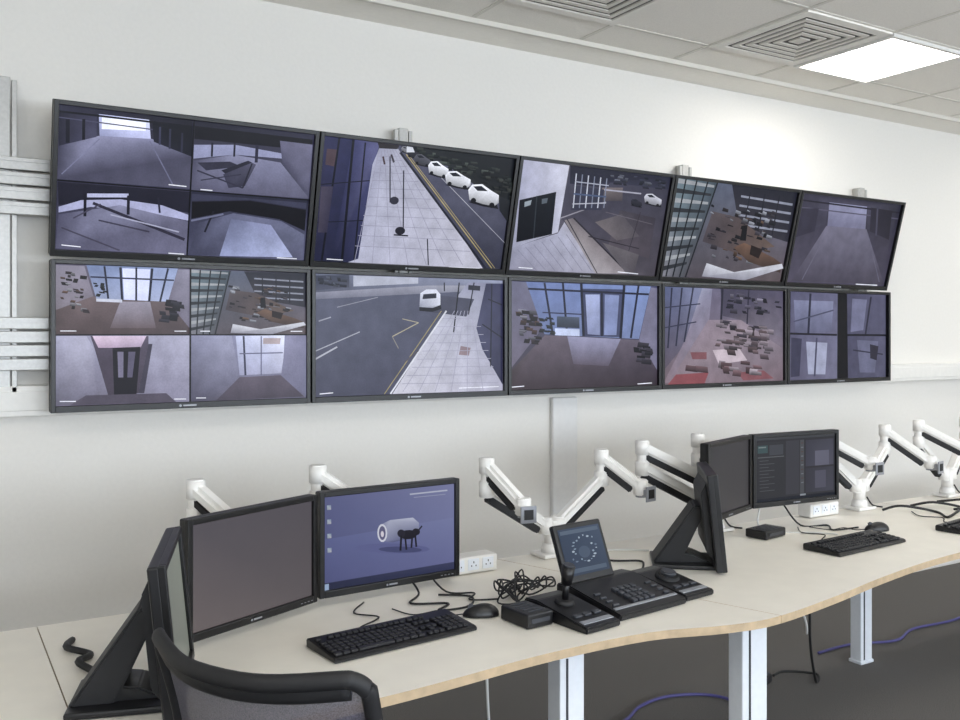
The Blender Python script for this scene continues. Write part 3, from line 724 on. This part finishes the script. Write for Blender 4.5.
artC = [(CC, [(88, 92, 132), (120, 124, 162), (106, 112, 152), (76, 80, 120)]),
 ([(323, 540), (454, 515), (454, 560), (323, 584)], [(90, 96, 140), (118, 124, 164), (104, 108, 150), (80, 84, 126)]),
 (ell(392, 547, 38, 5), (92, 96, 140)), (ell(400, 548, 22, 3), (68, 72, 110)),
 ([(380, 524), (390, 519), (413, 516), (419, 521), (419, 531), (412, 536), (392, 541), (382, 540)], [(120, 124, 156), (170, 174, 196), (186, 190, 210), (150, 154, 180), (110, 112, 144), (80, 84, 120), (86, 88, 124), (130, 134, 164)]),
 (ell(382, 532, 5, 9), (206, 208, 222)), (ell(382, 532, 3.4, 7), (96, 94, 126)), (ell(382, 533, 1.6, 3), (214, 208, 220)),
 (ell(408, 533, 9, 4.6, rot=-.1), (24, 22, 32)), (ell(416, 530, 4, 3.4), (26, 24, 34)), (ell(401, 532, 4, 4), (34, 32, 44)),
 Ln((401, 534), (400, 549), 2, (22, 20, 30)), Ln((405, 536), (406, 548), 1.8, (22, 20, 30)), Ln((412, 535), (411, 546), 1.8, (22, 20, 30)), Ln((415, 533), (416, 545), 1.8, (22, 20, 30)), Ln((418, 529), (422, 524), 1.4, (30, 28, 40)),
 Ln((410, 493), (448, 488), 1.4, (176, 180, 200)), Ln((414, 496), (446, 492), .8, (146, 150, 178)),
 ([(323, 583), (454, 559), (454, 566), (323, 590)], [(38, 42, 68), (60, 64, 94), (50, 54, 84), (34, 38, 62)]), ([(323, 584), (328, 583), (328, 589), (323, 590)], (150, 170, 200))]
for i in range(4):
    artC.append(([(327, 506 + i * 14), (331, 505.5 + i * 14), (331, 510 + i * 14), (327, 510.5 + i * 14)], [(160, 176, 190), (120, 136, 160), (170, 170, 180), (140, 150, 160)]))
artF = [(UQ, [(40, 40, 44), (46, 46, 50), (54, 54, 58), (46, 46, 50)]),
 ([(0, 0), (100, 0), (100, 4), (0, 4)], (64, 66, 70)), ([(2, 7), (36, 7), (36, 92), (2, 92)], (48, 49, 52)), ([(3, 12), (15, 12), (15, 24), (3, 24)], (60, 80, 82)), ([(4, 14), (13, 14), (13, 16), (4, 16)], (116, 128, 128)),
 ([(17, 12), (34, 12), (34, 28), (17, 28)], (66, 68, 74)), ([(3, 30), (35, 30), (35, 31.5), (3, 31.5)], (90, 92, 96)), ([(37, 7), (54, 7), (54, 92), (37, 92)], (60, 60, 66)), ([(55, 7), (60, 7), (60, 92), (55, 92)], (76, 78, 82)),
 ([(62, 8), (98, 8), (98, 50), (62, 50)], [(58, 58, 68), (68, 68, 80), (80, 80, 94), (62, 62, 74)]), ([(62, 53), (98, 53), (98, 92), (62, 92)], [(54, 54, 62), (64, 64, 74), (70, 70, 82), (56, 56, 64)]), ([(74, 26), (92, 26), (92, 50), (74, 50)], (98, 98, 114)), ([(74, 58), (88, 58), (88, 86), (74, 86)], (82, 82, 96)), ([(0, 95), (100, 95), (100, 100), (0, 100)], (28, 32, 40)), ([(55, 93), (62, 93), (62, 96), (55, 96)], (140, 146, 154))]
for i in range(10):
    artF.append(Ln((5, 36 + i * 5.2), (16 + (i * 7) % 14, 36 + i * 5.2), 1.0, (82, 82, 86)))
    artF.append(Ln((56, 12 + i * 7), (59, 12 + i * 7), 1.6, (110, 116, 122) if i % 2 else (80, 62, 62)))
desk_monitor('flat_screen_monitor', (.462, 2.010), (.590, 2.420), .755, .34, artA, UQ, tilt=-.10, stand=True)
desk_monitor('flat_screen_monitor', (.592, 2.490), (1.03, 2.688), .765, .33, artB_reflection, UQ)
desk_monitor('flat_screen_monitor', (1.040, 2.690), (1.553, 2.719), .770, .33, artC, CC)
desk_monitor('flat_screen_monitor', (2.405, 2.32), (2.628, 2.60), .752, .345, artE_unlit, UQ, tilt=-.10, stand=True)
desk_monitor('flat_screen_monitor', (2.665, 2.672), (3.075, 2.822), .832, .322, artE_unlit, UQ)
desk_monitor('flat_screen_monitor', (3.085, 2.82), (3.60, 2.78), .832, .322, artF, UQ)

# ------------------------------------------------------------------ monitor arms
def gas_link(a, p0, p1):
    p0, p1 = Vector(p0), Vector(p1)
    a.beam(p0, p1, .050, .044, M_arm, .012)
    d = (p1 - p0).normalized(); dn = Vector((0, 0, -1)); dn = (dn - d * dn.dot(d)).normalized()
    a.beam(p0 + dn * .031 + d * .02, p1 + dn * .031 - d * .02, .036, .026, M_blackm, .004)
    for p in (p0, p1):
        a.cyl(p - Vector((0, 0, .032)), p + Vector((0, 0, .030)), .029, M_arm, bev=.004)
def monitor_arm(base, arms):
    a = Acc(); bx, by = base
    a.box((bx, by, DZ + .009), (.13, .10, .014), M_arm, .004)
    a.cyl((bx, by, DZ + .012), (bx, by, DZ + .05), .042, M_arm, r1=.032, bev=.003)
    a.cyl((bx, by, DZ + .045), (bx, by, DZ + .135), .028, M_arm, bev=.004)
    for elbow, head, face in arms:
        sgn = 1 if elbow[0] > bx else -1
        p0 = (bx + sgn * .03, by, DZ + .12)
        ez = elbow[2]
        gas_link(a, p0, (elbow[0], elbow[1], ez - .085))
        a.cyl((elbow[0], elbow[1], ez - .09), (elbow[0], elbow[1], ez), .022, M_arm)
        gas_link(a, elbow, head)
        hx, hy, hz = head
        F = TR(hx, hy, hz - .01) @ RZ(face)
        a.cyl((0, 0, -.03), (0, 0, .015), .020, M_silver, T=F)
        a.box((0, -.028, -.012), (.03, .04, .03), M_silver, .004, T=F)
        a.box((0, -.05, -.012), (.06, .006, .06), M_silver, .002, T=F)
        a.box((0, -.0535, -.012), (.035, .003, .035), M_blackm, .001, T=F)
    a.tube([(bx + .03, by - .02, DZ + .06), (bx + .06, by - .03, DZ + .02), (bx + .12, by - .04, DZ + .006)], .004, M_cableb)
    return a.build('articulated_arm')
monitor_arm((2.06, 2.89), [((1.775, 2.90, 1.105), (1.83, 2.74, .975), -.2), ((2.32, 2.91, 1.10), (2.43, 2.80, .985), .2)])
monitor_arm((.95, 2.89), [((.707, 2.86, 1.115), (.79, 2.70, 1.02), .4), ((1.116, 2.90, 1.125), (1.25, 2.83, 1.02), 0)])
monitor_arm((2.93, 2.89), [((2.56, 2.94, 1.12), (2.80, 2.83, .99), .3), ((2.885, 2.95, 1.13), (3.18, 2.90, 1.03), 0)])
monitor_arm((3.90, 2.89), [((3.72, 2.93, 1.085), (3.86, 2.80, .98), .0), ((4.14, 2.92, 1.11), (4.27, 2.76, .96), .2)])
monitor_arm((4.62, 2.89), [((4.42, 2.92, 1.12), (4.56, 2.74, 1.0), .0), ((4.83, 2.92, 1.12), (4.98, 2.74, .98), .2)])

# ------------------------------------------------------------------ keyboards / mice
def keyboard(x, y, ang, w=.455, d=.165):
    a = Acc()
    a.prism([(-d / 2, 0.001), (d / 2, 0.001), (d / 2, .022), (d / 2 - .006, .026), (-d / 2 + .006, .014), (-d / 2, .009)], 'x', -w / 2, w / 2, M_black, .002)
    sl = .012 / (d - .012)
    def K(cx, cy, kw, kd, m=M_key):
        z = .014 + (cy + d / 2 - .006) * sl
        a.box((cx, cy, z + .0035), (kw, kd, .008), m, .0018, seg=1)
    p = .0188; x0 = -w / 2 + .016
    rows = [-.062, -.041, -.022, -.003, .016, .046]
    for r, yy in enumerate(rows):
        if r == 0:
            xs = x0
            for kw in (1.25, 1.25, 1.25, 6, 1.25, 1.25, 1.4, 1.25):
                K(xs + kw * p / 2 - p / 2, yy, kw * p - .003, .016); xs += kw * p
        else:
            for c in range(15):
                if r == 5 and c in (1,): continue
                K(x0 + c * p, yy, .0158, .0158)
        if r != 3:
            for c in range(3):
                if r == 1 and c != 1: continue
                K(x0 + (15.4 + c) * p, yy, .0158, .0158)
        if r < 5:
            for c in range(4):
                K(x0 + (18.7 + c) * p, yy, .0158, .0158)
    a.tube([(-.05, d / 2, .012), (-.03, d / 2 + .05, .005), (.06, d / 2 + .10, .005), (.02, d / 2 + .18, .005), (.10, d / 2 + .26, .005)], .0025, M_cableb)
    a.build('computer_keyboard', T=TR(x, y, DZ + .001) @ RZ(ang))
def mouse(x, y, ang):
    tb = bmesh.new(); bmesh.ops.create_uvsphere(tb, u_segments=24, v_segments=14, radius=1)
    for v in tb.verts:
        v.co.z = max(v.co.z, -.05)
        k = 1 - .12 * v.co.y
        v.co.x *= .031 * k * (1 - .1 * math.exp(-(v.co.y / .3) ** 2)); v.co.z *= .034 * (1 - .18 * v.co.y); v.co.y *= .056
        v.co.z += .003
    a = Acc(); a.add(tb, M_black, None, True)
    a.box((0, .018, .0335), (.0012, .05, .002), M_grey)
    a.cyl((-.004, .030, .029), (.004, .030, .029), .009, M_grey, n=16)
    a.tube([(0, .055, .008), (.01, .09, .004), (.06, .12, .004), (.03, .2, .004), (.10, .26, .004)], .002, M_cableb)
    a.build('computer_mouse', T=TR(x, y, DZ + .001) @ RZ(ang))
keyboard(1.115, 2.315, math.radians(6))
mouse(1.430, 2.370, math.radians(68))
keyboard(3.20, 2.39, math.radians(4))
mouse(3.53, 2.53, math.radians(68))
keyboard(3.985, 2.35, math.radians(8))

# ------------------------------------------------------------------ CCTV control keyboard
def module(a, w, d, T, z0=.03, z1=.075):
    a.prism([(-d / 2, 0.0), (d / 2, 0.0), (d / 2, z1), (d * .3, z1 + .004), (-d / 2 + .03, z0), (-d / 2, .018)], 'x', -w / 2, w / 2, M_black, .004, T=T)
    def top(y):
        return z0 + (y + d / 2 - .03) * (z1 + .004 - z0) / (d * .8 - .03)
    sl = math.atan2(z1 + .004 - z0, d * .8 - .03)
    return top, sl
a = Acc()
ang = math.radians(7)
T1 = TR(1.885, 2.265, DZ + .001) @ RZ(ang)
top, sl = module(a, .30, .28, T1, .024, .055)
for r in range(4):
    for c in range(4):
        yy = -.085 + r * .026; xx = -.035 + c * .026
        a.box((xx, yy, top(yy) + .004), (.019, .019, .010), M_grey, .002, T=T1, rot=RX(sl))
for r in range(4):
    for s in (-1, 1):
        yy = -.085 + r * .026
        a.box((s * .115, yy, top(yy) + .003), (.024, .010, .007), M_grey, .002, T=T1, rot=RX(sl))
a.box((0, -.105, top(-.105) + .0015), (.28, .012, .003), M_silver, .001, T=T1, rot=RX(sl))
Ts = T1 @ TR(-.03, .10, .055) @ RX(math.radians(-22))
a.box((0, .012, .092), (.215, .022, .195), M_black, .006, T=Ts)
a.box((0, .032, .09), (.14, .03, .14), M_blackm, .008, T=Ts)
a.cyl((-.06, .03, 0), (.06, .03, 0), .02, M_black, T=Ts)
a.build('cctv_control_panel')
p_ = bpy.data.objects['cctv_control_panel']
art = [(UQ, [(54, 68, 90), (70, 84, 106), (56, 68, 88), (48, 60, 80)]), ([(4, 4), (96, 4), (96, 12), (4, 12)], (90, 104, 122)), (ell(50, 54, 14, 13), (74, 88, 108)), ([(6, 86), (94, 86), (94, 95), (6, 95)], (82, 96, 114))]
rp = random.Random(9)
for k in range(22):
    t = 2 * math.pi * k / 22
    rr_ = rp.uniform(22, 40)
    art.append((ell(50 + rr_ * math.cos(t), 50 + rr_ * .8 * math.sin(t), rp.uniform(1.5, 4), rp.uniform(1, 2.5), 8), rp.choice([(140, 158, 176), (106, 122, 142), (170, 184, 198)])))
o = picture('panel_display', art, UQ, .185, .150, 0, None, M_feedd)
o.parent = p_; o.matrix_world = Ts @ TR(0, -.0005, .097)
a = Acc(); T2 = TR(1.645, 2.205, DZ + .001) @ RZ(ang)
top, sl = module(a, .14, .27, T2, .022, .046)
a.cyl((0, .03, top(.03) - .004), (0, .028, top(.03) + .012), .034, M_blackm, r1=.026, T=T2)
a.cyl((0, .028, top(.03) + .01), (0, .02, top(.03) + .065), .010, M_black, T=T2)
a.cyl((0, .022, top(.03) + .055), (0, .012, top(.03) + .115), .016, M_black, r1=.021, bev=.004, T=T2)
a.cyl((0, .012, top(.03) + .113), (0, .011, top(.03) + .118), .017, M_grey, T=T2)
for s in (-1, 0, 1):
    a.box((s * .038, -.065, top(-.065) + .003), (.028, .016, .007), M_grey, .002, T=T2, rot=RX(sl))
a.box((0, -.105, top(-.105) + .0015), (.12, .02, .003), M_silver, .001, T=T2, rot=RX(sl))
a.build('cctv_joystick')
a = Acc(); T3 = TR(2.115, 2.295, DZ + .001) @ RZ(ang)
top, sl = module(a, .14, .26, T3, .022, .045)
a.cyl((0, .01, top(.01) - .006), (0, .004, top(.01) + .014), .042, M_blackm, r1=.038, bev=.003, T=T3)
a.cyl((0, .004, top(.01) + .012), (0, .002, top(.01) + .024), .026, M_grey, bev=.003, T=T3)
for s in (-1, 0, 1):
    a.box((s * .038, -.065, top(-.065) + .003), (.028, .016, .007), M_grey, .002, T=T3, rot=RX(sl))
a.box((0, -.1, top(-.1) + .0015), (.12, .02, .003), M_silver, .001, T=T3, rot=RX(sl))
a.build('jog_shuttle_controller')

def hub(x, y, ang, w, d, h, m=M_black):
    a = Acc()
    a.box((0, 0, h / 2 + .002), (w, d, h), m, .005)
    a.box((0, -d / 2 - .0006, h * .55), (w * .7, .002, h * .3), M_grey, .0005)
    for s in (-1, 1):
        for t in (-1, 1): a.cyl((s * w * .38, t * d * .38, 0), (s * w * .38, t * d * .38, .004), .006, M_grey, n=10)
    for k in range(5): a.box((0, -d * .3 + k * d * .15, h + .003), (w * .6, .004, .002), M_grey)
    return a.build('usb_hub', T=TR(x, y, DZ) @ RZ(ang))
hub(1.515, 2.25, math.radians(5), .095, .13, .042)
hub(3.03, 2.70, math.radians(10), .15, .10, .035)
def powerbox(x, y, ang):
    a = Acc()
    a.box((0, 0, .032), (.20, .075, .06), M_whitepl, .006)
    for k in range(3):
        a.box((-.06 + k * .06, -.0385, .034), (.045, .003, .04), M_steel, .001)
        for s in (-1, 1): a.box((-.06 + k * .06 + s * .009, -.0405, .03), (.003, .002, .005), M_grey)
        a.box((-.06 + k * .06, -.0405, .042), (.003, .002, .007), M_grey)
    a.build('power_socket_box', T=TR(x, y, DZ + .001) @ RZ(ang))
powerbox(1.66, 2.84, 0); powerbox(3.60, 2.89, 0)

# ------------------------------------------------------------------ cables on desks and floor
def cable(pts, r, m, name='cable', n=8):
    a = Acc(); a.tube(pts, r, m, n=n); a.build(name)
zc = DZ + .006
rr = random.Random(4)
a = Acc()
for k in range(6):
    cx, cy = 1.64 + rr.uniform(-.06, .05), 2.48 + rr.uniform(-.04, .04); R_ = rr.uniform(.05, .10)
    pts = [(1.53 + k * .004, 2.33, DZ + .03)]
    for t in range(7):
        th = rr.uniform(0, .4) + t * 1.05
        pts.append((cx + R_ * math.cos(th + math.pi), cy + R_ * .6 * math.sin(th + math.pi), DZ + .01 + abs(math.sin(t * 1.3 + k)) * rr.uniform(.02, .08)))
    pts.append((1.66 + k * .01, 2.58 + rr.uniform(-.02, .04), zc))
    a.tube(pts, .0028, M_cableb)
a.build('cable')
cable([(1.36, 2.74, .80), (1.37, 2.66, .75), (1.30, 2.58, zc), (1.40, 2.52, zc), (1.34, 2.47, zc), (1.44, 2.46, zc), (1.50, 2.55, zc), (1.42, 2.62, zc)], .0035, M_cableb)
cable([(1.45, 2.76, .79), (1.46, 2.64, zc), (1.53, 2.58, zc), (1.48, 2.52, zc), (1.56, 2.48, zc)], .003, M_cableb)
cable([(3.3, 2.84, .83), (3.32, 2.76, zc), (3.42, 2.70, zc), (3.36, 2.62, zc), (3.5, 2.6, zc)], .004, M_cableb)
cable([(3.15, 2.84, .83), (3.10, 2.78, zc), (3.25, 2.62, zc), (3.3, 2.55, zc)], .004, M_cablew)
cable([(.345, 2.75, zc), (.32, 2.66, zc + .01), (.37, 2.60, zc), (.33, 2.52, zc + .012), (.36, 2.45, zc), (.345, 2.38, zc)], .009, M_blackm)
cable([(2.06, 2.82, DZ + .01), (2.16, 2.80, zc), (2.3, 2.82, zc), (2.42, 2.74, zc)], .004, M_cablew)
cable([(2.22, 2.46, DZ + .03), (2.18, 2.5, zc), (2.28, 2.62, zc), (2.2, 2.68, zc), (2.1, 2.8, zc)], .004, M_cableb)
a = Acc()
for k in range(5):
    bx = 3.95 + k * .22
    a.tube([(bx, 2.80, zc), (bx + .06, 2.72 + rr.uniform(-.05, .05), DZ + .03), (bx + .18, 2.68 + rr.uniform(-.06, .06), zc), (bx + .1, 2.58 + rr.uniform(-.05, .05), zc), (bx + .3, 2.60, zc)], .006, M_cableb)
a.build('cable')
cable([(3.8, 3.05, .010), (4.05, 3.05, .010), (4.3, 2.97, .010), (4.55, 3.04, .010), (4.9, 3.02, .010), (5.3, 3.1, .010)], .007, M_cablep)
cable([(2.2, 2.85, .010), (2.45, 2.92, .010), (2.60, 3.0, .010), (2.78, 3.02, .010), (2.95, 2.93, .010), (2.98, 2.75, .010), (2.8, 2.6, .010)], .007, M_cablep)
cable([(3.42, 2.77, .70), (3.41, 2.78, .45), (3.42, 2.79, .2), (3.47, 2.80, .012), (3.55, 2.86, .012), (3.45, 2.96, .012), (3.36, 2.95, .012)], .006, M_cableb)
cable([(3.30, 2.77, .70), (3.31, 2.77, .45), (3.38, 2.78, .30), (3.41, 2.80, .24)], .005, M_cablew)
cable([(1.57, 2.57, .70), (1.57, 2.56, .4), (1.59, 2.55, .15), (1.62, 2.52, .012)], .005, M_cablew)
a = Acc(); a.box((0, 0, .02), (.07, .05, .035), M_blackm, .006); a.box((0, 0, .042), (.05, .035, .008), M_grey, .003)
a.build('power_adapter', T=TR(3.28, 2.93, 0) @ RZ(.4))

# ------------------------------------------------------------------ chair
def chair():
    T = TR(.760, 1.738, 0) @ RZ(math.radians(-61))
    e = empty('office_chair', T)
    a = Acc()
    for k in range(5):
        t = 2 * math.pi * k / 5 + .3
        a.beam((0, 0, .10), (.29 * math.cos(t), .29 * math.sin(t), .07), .05, .03, M_blackm, .008)
        cx, cy = .29 * math.cos(t), .29 * math.sin(t)
        a.cyl((cx - .012, cy, .03), (cx + .012, cy, .03), .029, M_black, n=18)
        a.cyl((cx, cy, .03), (cx, cy, .08), .010, M_grey)
    a.cyl((0, 0, .08), (0, 0, .26), .03, M_blackm); a.cyl((0, 0, .26), (0, 0, .42), .016, M_silver)
    a.box((0, 0, .43), (.22, .26, .035), M_blackm, .01)
    a.build('base', parent=e)
    s = Acc()
    s.box((0, .01, .48), (.48, .46, .07), mat('seat_fabric', (40, 40, 48), .9, nscale=300, namt=.2, bump=.2), .03, seg=4)
    s.build('seat', parent=e)
    b = Acc()
    def S(u, v):
        hw = .225 + .022 * v
        x = u * hw
        y = -.335 + .090 * u * u - .06 * v + .03 * math.sin(v * math.pi)
        z = .56 + .452 * v + .016 * u * u * v
        return Vector((x, y, z))
    n = 16
    path = []
    def arc(cu, cv, a0, a1, ru, rv):
        for k in range(5):
            t = a0 + (a1 - a0) * k / 4
            path.append((cu + ru * math.cos(t), cv + rv * math.sin(t)))
    ru, rv = .14, .08
    arc(1 - ru, rv, -math.pi / 2, 0, ru, rv)
    path.append((1, .35)); path.append((1, .65))
    arc(1 - ru, 1 - rv, 0, math.pi / 2, ru, rv)
    for u in (.5, .2, -.2, -.5): path.append((u, 1))
    arc(-1 + ru, 1 - rv, math.pi / 2, math.pi, ru, rv)
    path.append((-1, .65)); path.append((-1, .35))
    arc(-1 + ru, rv, math.pi, math.pi * 1.5, ru, rv)
    for u in (-.4, 0, .4): path.append((u, 0))
    b.tube([S(u, v) for u, v in path], .015, M_blackm, n=12, closed=True, sub=3, flat=.75)
    b.tube([S(u, .965) + Vector((0, .002, 0)) for u in (-.9, -.6, -.3, 0, .3, .6, .9)], .021, M_blackm, n=12, flat=.45, sub=4)
    b.tube([(0, -.05, .43), (0, -.25, .44), (0, -.36, .52), S(0, .35) + Vector((0, -.03, 0)), S(0, .55) + Vector((0, -.02, 0))], .024, M_blackm, n=10)
    b.build('back_frame', parent=e)
    m = bmesh.new()
    g = [[m.verts.new(S(-1 + 2 * i / n, .02 + .96 * j / n)) for i in range(n + 1)] for j in range(n + 1)]
    for j in range(n):
        for i in range(n):
            f = m.faces.new((g[j][i], g[j][i + 1], g[j + 1][i + 1], g[j + 1][i])); f.smooth = True
    mm = Acc(); mm.add(m, M_mesh); mm.build('mesh_back', parent=e)
chair()

# ------------------------------------------------------------------ lights
def area(name, loc, rot, sx, sy, power, col):
    l = bpy.data.lights.new(name, 'AREA'); l.shape = 'RECTANGLE'; l.size = sx; l.size_y = sy
    l.energy = power; l.color = col
    o = bpy.data.objects.new(name, l); scene.collection.objects.link(o)
    o.location = loc; o.rotation_euler = rot
for i, (x0, x1) in enumerate(wins):
    area('window_uplight', ((x0 + x1) / 2, YF + .35, 1.7), (math.radians(114), 0, 0), x1 - x0, 1.5, 112, (.84, .92, 1.0))  # lamps added inside the unseen windows, tilted up to brighten the ceiling
w = bpy.data.worlds.new('World'); scene.world = w; w.use_nodes = True
w.node_tree.nodes['Background'].inputs['Color'].default_value = (.55, .65, .85, 1)
w.node_tree.nodes['Background'].inputs['Strength'].default_value = .6

# ------------------------------------------------------------------ camera
cam = bpy.data.cameras.new('camera'); co = bpy.data.objects.new('camera', cam)
scene.collection.objects.link(co)
cam.sensor_width = 36; cam.lens = 920 / 960 * 36
cam.shift_y = -23 / 960
cam.clip_start = .05
co.location = (0, 0, 1.58)
co.rotation_euler = (math.radians(90), 0, -math.radians(31.05))
scene.camera = co
